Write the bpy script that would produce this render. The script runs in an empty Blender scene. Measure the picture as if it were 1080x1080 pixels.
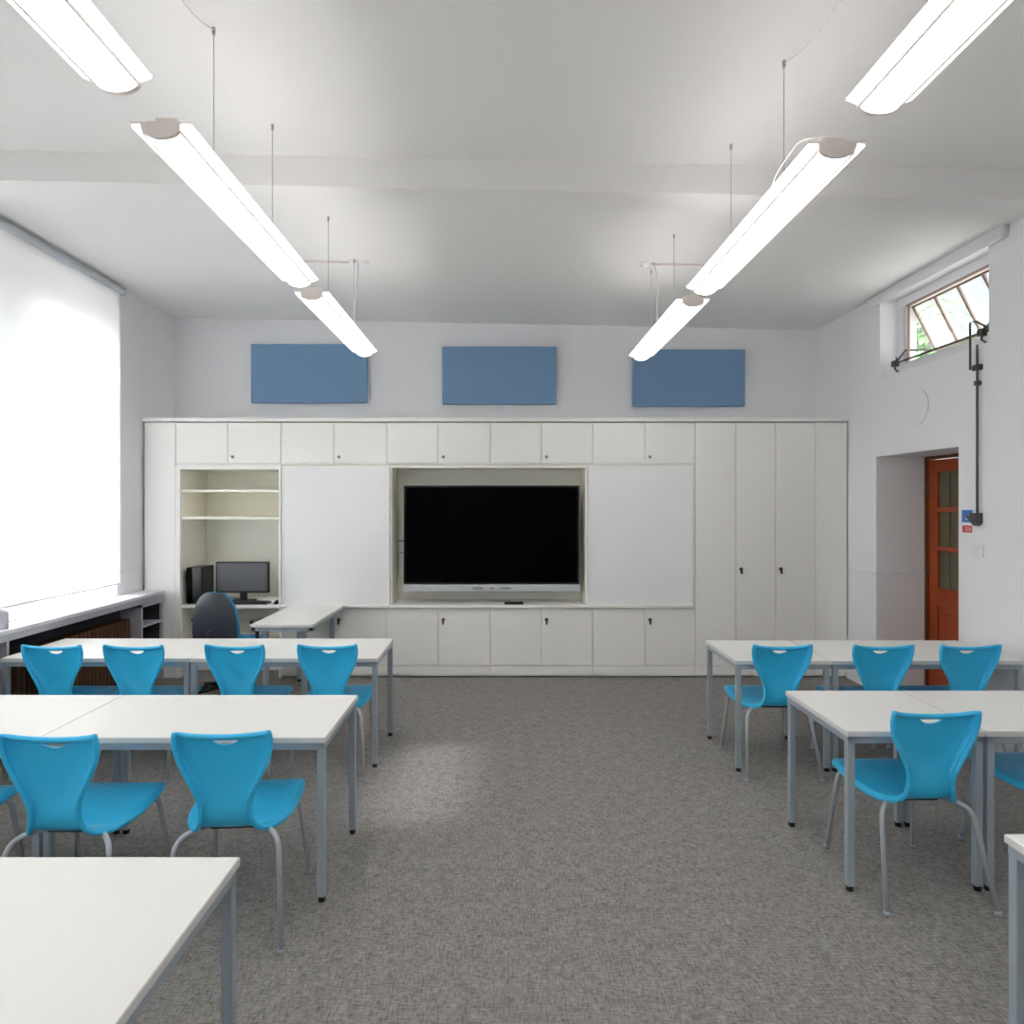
import bpy, bmesh, math, random
from mathutils import Vector, Matrix
random.seed(7)
S = bpy.context.scene
COL = S.collection

# ------------------------------------------------------------------ camera
EYE = 1.68
cam_d = bpy.data.cameras.new('camera')
cam = bpy.data.objects.new('camera', cam_d)
COL.objects.link(cam)
cam.location = (0, 0, EYE)
cam.rotation_euler = (math.pi / 2, 0, 0)
cam_d.sensor_width = 36
cam_d.lens = 36 * 680 / 1080
cam_d.shift_x = 10 / 1080
cam_d.shift_y = -8 / 1080
cam_d.clip_start = 0.02
S.camera = cam

# ------------------------------------------------------------------ world
W = bpy.data.worlds.new('sky')
S.world = W
W.use_nodes = True
nt = W.node_tree
nt.nodes.clear()
n_out = nt.nodes.new('ShaderNodeOutputWorld')
n_bg = nt.nodes.new('ShaderNodeBackground')
n_tc = nt.nodes.new('ShaderNodeTexCoord')
n_sep = nt.nodes.new('ShaderNodeSeparateXYZ')
n_noise = nt.nodes.new('ShaderNodeTexNoise')
n_ramp = nt.nodes.new('ShaderNodeValToRGB')
n_map = nt.nodes.new('ShaderNodeMapRange')
nt.links.new(n_tc.outputs['Generated'], n_sep.inputs[0])
nt.links.new(n_tc.outputs['Generated'], n_noise.inputs['Vector'])
n_noise.inputs['Scale'].default_value = 9.0
n_noise.inputs['Detail'].default_value = 3.0
n_ramp.color_ramp.elements[0].position = 0.38
n_ramp.color_ramp.elements[0].color = (0.78, 0.88, 1.0, 1)
n_ramp.color_ramp.elements[1].position = 0.56
n_ramp.color_ramp.elements[1].color = (1, 0.99, 0.975, 1)
nt.links.new(n_noise.outputs['Fac'], n_ramp.inputs[0])
nt.links.new(n_ramp.outputs[0], n_bg.inputs['Color'])
n_map.inputs['From Min'].default_value = 0.42
n_map.inputs['From Max'].default_value = -0.4
n_map.inputs['To Min'].default_value = 0.18     # sky dimmed towards the right so the high panes keep tone
n_map.inputs['To Max'].default_value = 6.5      # sky boosted towards the left to light blinds and room
nt.links.new(n_sep.outputs['X'], n_map.inputs['Value'])
nt.links.new(n_map.outputs[0], n_bg.inputs['Strength'])
nt.links.new(n_bg.outputs[0], n_out.inputs[0])

# ------------------------------------------------------------------ sun
sun_d = bpy.data.lights.new('sun', 'SUN')
sun_d.energy = 1.1
sun_d.angle = math.radians(3.0)
sun_d.color = (1.0, 0.97, 0.95)
sun = bpy.data.objects.new('sun', sun_d)
COL.objects.link(sun)
sun.location = (12, 8, 12)
sun.rotation_euler = Vector((-4.05, -1.1, -3.2)).to_track_quat('-Z', 'Y').to_euler()

# ------------------------------------------------------------------ view
S.view_settings.view_transform = 'Standard'
S.view_settings.look = 'None'
S.view_settings.gamma = 1
S.view_settings.use_curve_mapping = False
S.view_settings.exposure = 1.8
S.cycles.max_bounces = 12
S.cycles.diffuse_bounces = 8
S.cycles.transparent_max_bounces = 12
S.cycles.sample_clamp_indirect = 6
S.cycles.use_denoising = True

# ================================================================== helpers
def lin(r, g, b):
    f = lambda c: (c / 255 / 12.92) if c / 255 <= 0.04045 else ((c / 255 + 0.055) / 1.055) ** 2.4
    return (f(r), f(g), f(b), 1)

MATS = {}
def mat(name, rgb, rough=0.5, metal=0.0, emit=0.0, spec=0.5, noise=0.03, nscale=6.0, bump=0.0, bscale=80.0, emit_col=None):
    """principled material with a slight procedural mottling and bump"""
    m = bpy.data.materials.new(name)
    m.use_nodes = True
    t = m.node_tree
    p = t.nodes['Principled BSDF']
    p.inputs['Roughness'].default_value = rough
    p.inputs['Metallic'].default_value = metal
    p.inputs['Specular IOR Level'].default_value = spec
    c = lin(*rgb)
    tc = t.nodes.new('ShaderNodeTexCoord')
    nz = t.nodes.new('ShaderNodeTexNoise')
    nz.inputs['Scale'].default_value = nscale
    nz.inputs['Detail'].default_value = 3
    t.links.new(tc.outputs['Object'], nz.inputs['Vector'])
    mx = t.nodes.new('ShaderNodeMix')
    mx.data_type = 'RGBA'
    mx.inputs['A'].default_value = tuple(x * (1 - noise) for x in c[:3]) + (1,)
    mx.inputs['B'].default_value = tuple(min(1, x * (1 + noise)) for x in c[:3]) + (1,)
    t.links.new(nz.outputs['Fac'], mx.inputs['Factor'])
    t.links.new(mx.outputs['Result'], p.inputs['Base Color'])
    if bump:
        n2 = t.nodes.new('ShaderNodeTexNoise')
        n2.inputs['Scale'].default_value = bscale
        t.links.new(tc.outputs['Object'], n2.inputs['Vector'])
        b = t.nodes.new('ShaderNodeBump')
        b.inputs['Strength'].default_value = bump
        b.inputs['Distance'].default_value = 0.005
        t.links.new(n2.outputs['Fac'], b.inputs['Height'])
        t.links.new(b.outputs[0], p.inputs['Normal'])
    if emit:
        p.inputs['Emission Color'].default_value = emit_col or (1, 1, 1, 1)
        p.inputs['Emission Strength'].default_value = emit
    MATS[name] = m
    return m

def carpet_mat():
    m = bpy.data.materials.new('woven carpet')
    m.use_nodes = True
    t = m.node_tree
    p = t.nodes['Principled BSDF']
    p.inputs['Roughness'].default_value = 0.95
    p.inputs['Specular IOR Level'].default_value = 0.1
    tc = t.nodes.new('ShaderNodeTexCoord')
    outs = []
    for sc in ((75, 17, 1), (17, 75, 1)):
        mp = t.nodes.new('ShaderNodeMapping')
        mp.inputs['Scale'].default_value = sc
        t.links.new(tc.outputs['Object'], mp.inputs['Vector'])
        nz = t.nodes.new('ShaderNodeTexNoise')
        nz.inputs['Scale'].default_value = 1.6
        nz.inputs['Detail'].default_value = 2.5
        nz.inputs['Roughness'].default_value = 0.7
        t.links.new(mp.outputs[0], nz.inputs['Vector'])
        outs.append(nz.outputs['Fac'])
    ad = t.nodes.new('ShaderNodeMath'); ad.operation = 'ADD'
    t.links.new(outs[0], ad.inputs[0]); t.links.new(outs[1], ad.inputs[1])
    big = t.nodes.new('ShaderNodeTexNoise')
    big.inputs['Scale'].default_value = 14
    big.inputs['Detail'].default_value = 4
    t.links.new(tc.outputs['Object'], big.inputs['Vector'])
    ad2 = t.nodes.new('ShaderNodeMath'); ad2.operation = 'MULTIPLY_ADD'
    t.links.new(big.outputs['Fac'], ad2.inputs[0])
    ad2.inputs[1].default_value = 0.35
    t.links.new(ad.outputs[0], ad2.inputs[2])
    rp = t.nodes.new('ShaderNodeValToRGB')
    rp.color_ramp.elements[0].position = 0.0
    rp.color_ramp.elements[0].color = lin(96, 95, 94)
    rp.color_ramp.elements[1].position = 1.0
    rp.color_ramp.elements[1].color = lin(172, 168, 163)
    mr = t.nodes.new('ShaderNodeMapRange')
    mr.inputs['From Min'].default_value = 0.82
    mr.inputs['From Max'].default_value = 1.52
    t.links.new(ad2.outputs[0], mr.inputs['Value'])
    t.links.new(mr.outputs[0], rp.inputs[0])
    t.links.new(rp.outputs[0], p.inputs['Base Color'])
    b = t.nodes.new('ShaderNodeBump')
    b.inputs['Strength'].default_value = 0.5
    b.inputs['Distance'].default_value = 0.004
    t.links.new(ad2.outputs[0], b.inputs['Height'])
    t.links.new(b.outputs[0], p.inputs['Normal'])
    return m

def blind_mat():
    m = bpy.data.materials.new('roller blind fabric')
    m.use_nodes = True
    t = m.node_tree
    t.nodes.clear()
    o = t.nodes.new('ShaderNodeOutputMaterial')
    d = t.nodes.new('ShaderNodeBsdfDiffuse'); d.inputs[0].default_value = (0.93, 0.93, 0.92, 1)
    tr = t.nodes.new('ShaderNodeBsdfTranslucent'); tr.inputs[0].default_value = (0.94, 0.935, 0.93, 1)
    tp = t.nodes.new('ShaderNodeBsdfTransparent')
    wv = t.nodes.new('ShaderNodeTexNoise'); wv.inputs['Scale'].default_value = 3
    tc = t.nodes.new('ShaderNodeTexCoord')
    t.links.new(tc.outputs['Object'], wv.inputs['Vector'])
    mr = t.nodes.new('ShaderNodeMapRange')
    mr.inputs['To Min'].default_value = 0.335; mr.inputs['To Max'].default_value = 0.365
    t.links.new(wv.outputs['Fac'], mr.inputs['Value'])
    a = t.nodes.new('ShaderNodeMixShader')
    t.links.new(mr.outputs[0], a.inputs[0])
    t.links.new(d.outputs[0], a.inputs[1]); t.links.new(tr.outputs[0], a.inputs[2])
    c = t.nodes.new('ShaderNodeMixShader'); c.inputs[0].default_value = 0.022
    t.links.new(a.outputs[0], c.inputs[1]); t.links.new(tp.outputs[0], c.inputs[2])
    t.links.new(c.outputs[0], o.inputs[0])
    return m

def glass_mat(name, tint=(1, 1, 1, 1), frost=0.0, gloss=0.08):
    m = bpy.data.materials.new(name)
    m.use_nodes = True
    t = m.node_tree
    t.nodes.clear()
    o = t.nodes.new('ShaderNodeOutputMaterial')
    tp = t.nodes.new('ShaderNodeBsdfTransparent'); tp.inputs[0].default_value = tint
    gl = t.nodes.new('ShaderNodeBsdfGlossy'); gl.inputs['Roughness'].default_value = 0.03
    a = t.nodes.new('ShaderNodeMixShader'); a.inputs[0].default_value = gloss
    t.links.new(tp.outputs[0], a.inputs[1]); t.links.new(gl.outputs[0], a.inputs[2])
    last = a
    if frost:
        tc = t.nodes.new('ShaderNodeTexCoord')
        nz = t.nodes.new('ShaderNodeTexNoise'); nz.inputs['Scale'].default_value = 9
        t.links.new(tc.outputs['Object'], nz.inputs['Vector'])
        rp = t.nodes.new('ShaderNodeValToRGB')
        rp.color_ramp.elements[0].position = 0.4; rp.color_ramp.elements[0].color = (0.80, 0.88, 1, 1)
        rp.color_ramp.elements[1].position = 0.55; rp.color_ramp.elements[1].color = (1, 1, 1, 1)
        t.links.new(nz.outputs['Fac'], rp.inputs[0])
        tr = t.nodes.new('ShaderNodeBsdfTranslucent')
        t.links.new(rp.outputs[0], tr.inputs[0])
        b = t.nodes.new('ShaderNodeMixShader'); b.inputs[0].default_value = frost
        t.links.new(a.outputs[0], b.inputs[1]); t.links.new(tr.outputs[0], b.inputs[2])
        last = b
    t.links.new(last.outputs[0], o.inputs[0])
    return m

def link_mesh(name, bm, m, parent=None, smooth=False):
    bmesh.ops.recalc_face_normals(bm, faces=bm.faces[:])
    me = bpy.data.meshes.new(name)
    bm.to_mesh(me); bm.free()
    if smooth:
        for f in me.polygons: f.use_smooth = True
    me.materials.append(m)
    o = bpy.data.objects.new(name, me)
    COL.objects.link(o)
    if parent is not None: o.parent = parent
    return o

def tag(o, label, cat, group=None):
    o['label'] = label; o['category'] = cat
    if group: o['group'] = group
    return o

def thing(name, label, cat, loc=(0, 0, 0), rz=0, group=None):
    o = bpy.data.objects.new(name, None)
    o.empty_display_size = 0.1
    COL.objects.link(o)
    o.location = loc; o.rotation_euler = (0, 0, rz)
    return tag(o, label, cat, group)

def part(name, bm, m, parent, smooth=False, world=False, label=None):
    """world=True: the mesh was laid out in room coordinates"""
    if world:
        off = Vector(parent.location)
        if parent.parent is not None: off = off + Vector(parent.parent.location)
        bmesh.ops.translate(bm, verts=bm.verts[:], vec=-off)
    o = link_mesh(name, bm, m, parent, smooth)
    if label: o['label'] = label
    return o

def struct(name, bm, m, parent=None, smooth=False):
    o = link_mesh(name, bm, m, parent, smooth)
    if parent is None: o['kind'] = 'structure'
    return o

def dup(root, loc, rz, label, group=None):
    r = root.copy(); COL.objects.link(r)
    r.location = loc; r.rotation_euler = (0, 0, rz)
    r['label'] = label
    if group: r['group'] = group
    for ch in list(root.children):
        c = ch.copy(); COL.objects.link(c); c.parent = r
        for g in list(ch.children):
            d = g.copy(); COL.objects.link(d); d.parent = c
    return r

def box(bm, x0, x1, y0, y1, z0, z1, bev=0.0, M=None, seg=2):
    t = bmesh.new()
    r = bmesh.ops.create_cube(t, size=1)
    for v in t.verts:
        v.co = Vector((x0 + (v.co.x + .5) * (x1 - x0), y0 + (v.co.y + .5) * (y1 - y0), z0 + (v.co.z + .5) * (z1 - z0)))
    if bev: bmesh.ops.bevel(t, geom=t.edges[:], offset=bev, segments=seg, affect='EDGES', profile=0.5)
    if M is not None: bmesh.ops.transform(t, matrix=M, verts=t.verts[:])
    join(bm, t)

def join(bm, t):
    me = bpy.data.meshes.new('tmp')
    t.to_mesh(me); t.free()
    bm.from_mesh(me)
    bpy.data.meshes.remove(me)

def B(*a, **k):
    bm = bmesh.new(); box(bm, *a, **k); return bm

def fillet(pts, r, n=6):
    pts = [Vector(p) for p in pts]
    out = [pts[0]]
    for i in range(1, len(pts) - 1):
        a, b, c = pts[i - 1], pts[i], pts[i + 1]
        d1 = (a - b); d2 = (c - b)
        k = min(r, d1.length * .48, d2.length * .48)
        p, q = b + d1.normalized() * k, b + d2.normalized() * k
        for j in range(n + 1):
            t = j / n
            out.append(p * (1 - t) ** 2 + b * 2 * t * (1 - t) + q * t * t)
    out.append(pts[-1])
    return out

def tube(bm, pts, r, seg=10, r1=None):
    pts = [Vector(p) for p in pts]
    n = len(pts)
    rings = []
    up = None
    for i, p in enumerate(pts):
        d = (pts[min(i + 1, n - 1)] - pts[max(i - 1, 0)]).normalized()
        if up is None:
            up = d.orthogonal().normalized()
        else:
            up = (up - d * up.dot(d))
            up = up.normalized() if up.length > 1e-6 else d.orthogonal().normalized()
        s = d.cross(up)
        rr = r if r1 is None else r + (r1 - r) * i / (n - 1)
        rings.append([bm.verts.new(p + (up * math.cos(a) + s * math.sin(a)) * rr)
                      for a in (2 * math.pi * k / seg for k in range(seg))])
    for i in range(n - 1):
        for k in range(seg):
            bm.faces.new((rings[i][k], rings[i][(k + 1) % seg], rings[i + 1][(k + 1) % seg], rings[i + 1][k]))
    bm.faces.new(rings[0][::-1]); bm.faces.new(rings[-1])

def T(pts, r, seg=10, r1=None):
    bm = bmesh.new(); tube(bm, pts, r, seg, r1); return bm

def cyl(bm, c, axis, r, h, seg=20):
    c = Vector(c); a = Vector(axis).normalized()
    tube(bm, [c - a * h / 2, c + a * h / 2], r, seg)

def prism(bm, pts2, axis, a, b):
    """closed outline swept along an axis; pts2 are the other two coordinates in xyz order"""
    def mk(p, t):
        return Vector((t, p[0], p[1])) if axis == 'x' else Vector((p[0], t, p[1])) if axis == 'y' else Vector((p[0], p[1], t))
    A = [bm.verts.new(mk(p, a)) for p in pts2]; C = [bm.verts.new(mk(p, b)) for p in pts2]
    n = len(pts2)
    for i in range(n):
        bm.faces.new((A[i], A[(i + 1) % n], C[(i + 1) % n], C[i]))
    bm.faces.new(A[::-1]); bm.faces.new(C)

# ================================================================== materials
m_wall = mat('white painted plaster', (238, 238, 240), 0.85, noise=0.015, nscale=1.5, bump=0.08, bscale=30, spec=0.3)
m_ceil = mat('white painted ceiling', (236, 235, 233), 0.9, noise=0.015, nscale=1.2, bump=0.06, bscale=20, spec=0.2)
m_trim = mat('white gloss trim', (232, 232, 234), 0.4, noise=0.01)
m_lam = mat('white laminate', (243, 242, 238), 0.38, noise=0.008)
m_cream = mat('cream laminate carcass', (250, 248, 236), 0.5, noise=0.01)
m_wb = mat('whiteboard enamel', (242, 242, 242), 0.16, noise=0.008, nscale=3)
m_top = mat('white table laminate', (234, 233, 229), 0.42, noise=0.012, nscale=3)
m_edge = mat('pale grey table edging', (222, 222, 219), 0.5)
m_leg = mat('silver grey powder coat', (166, 177, 186), 0.42, metal=0.2, noise=0.02)
m_tube = mat('silver grey chair tube', (182, 187, 194), 0.35, metal=0.3, noise=0.02)
m_blue = mat('bright blue polypropylene', (54, 192, 240), 0.36, noise=0.02, nscale=20, bump=0.03, bscale=300)
m_bluef = mat('blue upholstery', (36, 130, 176), 0.9, noise=0.06, nscale=120)
m_black = mat('black plastic', (22, 23, 25), 0.45, noise=0.05)
m_dark = mat('charcoal shell plastic', (52, 58, 68), 0.42, noise=0.04)
m_screen = mat('black display glass', (0, 0, 0), 0.35, noise=0.0, spec=0.04)
m_mon = mat('dark grey monitor screen', (98, 100, 106), 0.3, noise=0.03)
m_pcbody = mat('dark pc case', (34, 37, 42), 0.3, noise=0.03)
m_silver = mat('silver tray metal', (200, 202, 203), 0.35, metal=0.2)
m_panel = mat('blue acoustic felt', (126, 160, 194), 0.95, noise=0.05, nscale=160, bump=0.2, bscale=400, spec=0.1)
m_carpet = carpet_mat()
m_blind = blind_mat()
m_rail = mat('brushed aluminium rail', (214, 220, 228), 0.35, metal=0.1)
m_ledge = mat('window ledge paint', (232, 232, 238), 0.4, noise=0.01)
m_rad = mat('brown painted radiator', (96, 66, 44), 0.5, noise=0.08, nscale=12)
m_shelf = mat('shade grey ledge paint', (190, 190, 198), 0.5)  # greyed to hold the shade on the ledge front and panels
m_shdark = mat('dark interior and shade grey', (62, 62, 68), 0.7)  # shelf interior, and the shade painted as a strip under the ledge
m_door = mat('orange stained timber', (158, 66, 22), 0.4, noise=0.18, nscale=18)
m_doorf = mat('dark stained timber frame', (112, 58, 34), 0.5, noise=0.15, nscale=18)
m_dglass = mat('dim leaded door glass', (104, 96, 72), 0.2, noise=0.25, nscale=14)
m_iron = mat('dark green grey iron', (84, 84, 80), 0.45, metal=0.4, noise=0.1, nscale=30)
m_fixture = mat('pale grey lamp plastic', (232, 224, 218), 0.5, noise=0.01)
m_lens = mat('lit lamp lens', (255, 255, 255), 0.4, emit=2.9, noise=0, emit_col=(1.0, 0.985, 0.975, 1))
m_wing = mat('lit perforated lamp wing', (255, 255, 255), 0.4, emit=0.8, noise=0, emit_col=(1.0, 0.985, 0.975, 1))
m_up = mat('lit upper lamp opening', (255, 255, 255), 0.4, emit=1.35, noise=0, emit_col=(1.0, 0.975, 0.95, 1))
m_wire = mat('thin steel suspension wire', (176, 175, 172), 0.5, metal=0.2)
m_wcord = mat('white flex', (222, 220, 216), 0.5)
m_glass = glass_mat('clear window glass')
m_frost = glass_mat('streaked old window glass', frost=0.12)
m_frame = mat('white window frame paint', (228, 228, 230), 0.5)
m_wood = mat('weathered brown window bead', (140, 118, 104), 0.6)
m_signb = mat('sign blue', (70, 120, 205), 0.4)
m_signr = mat('sign red', (200, 70, 66), 0.4)
m_signw = mat('sign white', (236, 238, 240), 0.4)
m_bounce = mat('pale bounce ground', (176, 174, 168), 0.9, noise=0.1, nscale=3)  # ground made pale to bounce light up to blinds and ceiling
m_bark = mat('bark', (92, 78, 62), 0.9, noise=0.2)
m_leaf = mat('green leaves', (84, 110, 72), 0.7, noise=0.25, nscale=2)
m_tub = mat('pale grey plastic tub', (196, 196, 204), 0.5)
m_lock = mat('dark metal lock', (70, 66, 60), 0.35, metal=0.6)
m_lockp = mat('pale metal lock', (150, 148, 142), 0.35, metal=0.5)

# ================================================================== room shell
XL, XR, YB, YF = -3.49, 3.35, 6.864, -3.0
def ceil_z(x): return 3.669 + (x - XL) / (XR - XL) * (3.537 - 3.669)

struct('floor', B(XL - 0.36, XR + 0.5, YF - 0.2, YB + 0.2, -0.1, 0.0), m_carpet)

bm = bmesh.new()
def slab(bm, x0, x1, y0, y1, lo, hi):
    vs = [bm.verts.new((x, y, f(x))) for f in (lo, hi) for (x, y) in ((x0, y0), (x1, y0), (x1, y1), (x0, y1))]
    for q in ((0, 3, 2, 1), (4, 5, 6, 7), (0, 1, 5, 4), (1, 2, 6, 5), (2, 3, 7, 6), (3, 0, 4, 7)):
        bm.faces.new([vs[i] for i in q])
slab(bm, XL - 0.36, XR + 0.3, YF - 0.2, YB + 0.2, ceil_z, lambda x: 3.95)
struct('ceiling', bm, m_ceil)
bm = bmesh.new()
slab(bm, XL, XR, 3.60, 3.83, lambda x: ceil_z(x) - 0.165, lambda x: ceil_z(x) + 0.02)
struct('ceiling_beam', bm, m_ceil)

def wall_x(xi, xo, y0, y1, holes):
    """wall slab between x=xi (room face) and x=xo with rectangular holes (ya, yb, za, zb)"""
    bm = bmesh.new()
    ys = sorted({y0, y1, *[h[0] for h in holes], *[h[1] for h in holes]})
    for a, b in zip(ys[:-1], ys[1:]):
        zs = [0.0]
        cut = sorted([(h[2], h[3]) for h in holes if h[0] <= a and h[1] >= b])
        z = 0.0
        for (za, zb) in cut:
            if za > z: box(bm, min(xi, xo), max(xi, xo), a, b, z, za)
            z = zb
        box(bm, min(xi, xo), max(xi, xo), a, b, z, 3.9)
    bmesh.ops.remove_doubles(bm, verts=bm.verts[:], dist=1e-5)
    return bm

WINL = [(4.79, 5.82), (3.20, 4.30), (1.40, 2.50), (-0.40, 0.70), (-2.40, -1.30)]
WZ0, WZ1 = 0.86, 3.30  # heads raised so more light reaches the top of the blinds
NX = XL - 0.17
bm = wall_x(XL, NX, YF, YB, [(3.08, 5.835, WZ0, 3.56), (-0.70, 2.75, WZ0, 3.56), (-2.85, -1.05, WZ0, 3.56)])  # shallow niches added behind the blinds so the whole fabric glows
join(bm, wall_x(NX, XL - 0.34, YF, YB, [(a, b, WZ0, WZ1) for a, b in WINL]))
struct('wall_left', bm, m_wall)
HW = (4.44, 5.72, 2.80, 3.49)
HD = (4.736, 5.78, 0.0, 2.105)
# second (unseen) high window nearer the back of the room keeps the same rhythm
struct('wall_right', wall_x(XR, XR + 0.3, YF, YB, [(4.44, 4.736, 2.80, 3.49), (4.736, 5.72, 2.80, 3.49), (4.736, 5.72, 0, 2.105), (5.72, 5.78, 0, 2.105)]), m_wall)
struct('wall_back', B(XL - 0.3, XR + 0.3, YB, YB + 0.2, 0, 3.9), m_wall)
struct('wall_front', B(XL - 0.3, XR + 0.3, YF - 0.2, YF, 0, 3.9), m_wall)

# door recess behind the right wall
bm = bmesh.new()
box(bm, XR + 0.3, 3.87, 5.78, 5.90, 0, 2.2)
box(bm, XR + 0.3, 3.87, 4.62, 4.736, 0, 2.2)
box(bm, XR + 0.3, 3.87, 4.62, 5.90, 2.105, 2.25)
struct('wall_doorway_reveal', bm, m_wall)

# thin dado ledges and skirtings
bm = B(XL, XL + 0.012, 5.86, YB, 1.060, 1.075)
struct('trim_1', bm, m_trim)
struct('trim_2', B(XR - 0.010, XR, 5.78, 6.24, 1.055, 1.070), m_trim)
struct('trim_3', B(XR, 3.80, 5.770, 5.78, 1.055, 1.070), m_trim)
bm = bmesh.new()
box(bm, XR - 0.018, XR, YF, 4.736, 0, 0.11, 0.003)
box(bm, XR - 0.018, XR, 5.78, 6.24, 0, 0.11, 0.003)
struct('baseboard_right', bm, m_trim)
struct('baseboard_left', B(XL, XL + 0.018, YF, 6.24, 0, 0.11, 0.003), m_trim)
struct('baseboard_front', B(XL + 0.02, XR - 0.02, YF, YF + 0.018, 0, 0.11, 0.003), m_trim)

# ------------------------------------------------------------------ left windows
for i, (a, b) in enumerate(WINL):
    xf = XL - 0.26
    bm = bmesh.new()
    fw = 0.055
    box(bm, xf - 0.03, xf + 0.03, a, a + fw, WZ0, WZ1); box(bm, xf - 0.03, xf + 0.03, b - fw, b, WZ0, WZ1)
    for za, zb in ((WZ0, WZ0 + 0.07), (WZ1 - 0.06, WZ1), (2.56, 2.64)): box(bm, xf - 0.03, xf + 0.03, a + fw, b - fw, za, zb)
    w = struct('window_%d' % (i + 1), bm, m_frame)
    bm = bmesh.new()
    for k in (1, 2, 3):
        y = a + (b - a) * k / 4
        box(bm, xf - 0.012, xf + 0.012, y - 0.012, y + 0.012, WZ0 + 0.05, WZ1 - 0.05)
    for z in (1.33, 1.74, 2.15):
        box(bm, xf - 0.012, xf + 0.012, a + 0.04, b - 0.04, z - 0.012, z + 0.012)
    link_mesh('glazing_bars', bm, m_frame, w)
    link_mesh('pane', B(xf - 0.003, xf + 0.003, a + 0.04, b - 0.04, WZ0 + 0.05, WZ1 - 0.04), m_glass, w)

# ------------------------------------------------------------------ right high window
w = None
bm = bmesh.new()
Y0, Y1, Z0, Z1 = HW
x0, x1 = 3.50, 3.57
box(bm, x0, x1, Y1 - 0.09, Y1, Z0, Z1); box(bm, x0, x1, Y0, Y0 + 0.06, Z0, Z1)
box(bm, x0, x1, Y0 + 0.06, Y1 - 0.09, Z1 - 0.085, Z1); box(bm, x0, x1, Y0 + 0.06, Y1 - 0.09, Z0, Z0 + 0.11)
box(bm, x0 + 0.02, x1 + 0.02, Y1 - 0.13, Y1 - 0.089, Z0 + 0.109, Z1 - 0.084)
w = struct('window_6', bm, m_frame)
bm = bmesh.new()
box(bm, x0 - 0.004, x0 + 0.02, Y0 + 0.06, Y1 - 0.125, Z1 - 0.095, Z1 - 0.083)
box(bm, x0 + 0.012, x0 + 0.03, Y1 - 0.134, Y1 - 0.128, Z0 + 0.11, Z1 - 0.09)
link_mesh('bead', bm, m_wood, w)
# hopper sash hung from the top and swung outwards at the bottom
ang = math.radians(27)
Ms = Matrix.Translation((3.545, 0, 3.395)) @ Matrix.Rotation(-ang, 4, 'Y')
L = 0.44
bm = bmesh.new()
ya, yb = 4.50, 5.575
box(bm, -0.012, 0.012, ya, yb, -0.018, 0.0, M=Ms)
box(bm, -0.012, 0.012, ya, yb, -L, -L + 0.022, M=Ms)
for y in (ya, 4.755, 5.02, 5.285, yb - 0.016):
    box(bm, -0.009, 0.009, y, y + 0.018, -L + 0.022, -0.018, M=Ms)
link_mesh('hopper_sash', bm, m_wood, w)
link_mesh('pane', B(-0.003, 0.003, ya + 0.01, yb - 0.01, -L + 0.01, -0.01, M=Ms), m_frost, w)

# ------------------------------------------------------------------ door
bm = bmesh.new()
box(bm, 3.78, 3.87, 5.752, 5.78, 0, 2.105, 0.004); box(bm, 3.74, 3.87, 4.736, 4.78, 0, 2.105, 0.004)
box(bm, 3.78, 3.87, 4.77, 5.75, 2.078, 2.105, 0.004)
d = struct('door_1', bm, m_doorf)
bm = bmesh.new()
DY0, DY1 = 4.785, 5.749
xa, xb = 3.80, 3.845
box(bm, xa, xb, DY1 - 0.115, DY1, 0.01, 2.07, 0.003); box(bm, xa, xb, DY0, DY0 + 0.115, 0.01, 2.07, 0.003)
for z0_, z1_ in ((1.965, 2.07), (1.615, 1.655), (1.275, 1.315), (0.80, 0.955), (0.01, 0.22)):
    box(bm, xa, xb, DY0 + 0.11, DY1 - 0.11, z0_, z1_, 0.003)
box(bm, xa, xb, 5.235, 5.275, 0.20, 0.82, 0.003)
link_mesh('door_leaf', bm, m_door, d)
bm = bmesh.new()
box(bm, xa + 0.014, xb - 0.014, DY0 + 0.11, DY1 - 0.11, 0.2, 0.82)
box(bm, xa + 0.006, xb - 0.01, 5.31, 5.58, 0.28, 0.74, 0.006)
box(bm, xa + 0.006, xb - 0.01, 4.93, 5.20, 0.28, 0.74, 0.006)
link_mesh('door_panel', bm, m_door, d)
for z0_, z1_ in ((1.655, 1.965), (1.315, 1.615), (0.955, 1.275)):
    g = link_mesh('door_pane', B(xa + 0.018, xb - 0.018, DY0 + 0.11, DY1 - 0.11, z0_, z1_), m_dglass, d)
    bm = bmesh.new()
    for y in (5.50, 5.39, 5.28, 5.17, 5.06, 4.98):
        box(bm, xa + 0.012, xa + 0.02, y - 0.004, y + 0.004, z0_, z1_)
    box(bm, xa + 0.012, xa + 0.02, DY0 + 0.11, DY1 - 0.11, (z0_ + z1_) / 2 + 0.03, (z0_ + z1_) / 2 + 0.038)
    link_mesh('leading', bm, m_iron, d)
bm = bmesh.new()
for z in (0.3, 1.1, 1.8):
    tube(bm, [(3.795, 5.750, z - 0.05), (3.795, 5.750, z + 0.05)], 0.008, 8)
link_mesh('hinge', bm, m_iron, d)
bm = bmesh.new()
tube(bm, fillet([(3.80, 4.85, 1.0), (3.74, 4.85, 1.0), (3.74, 4.97, 1.0)], 0.02), 0.009, 8)
link_mesh('door_handle', bm, m_silver, d)

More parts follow.
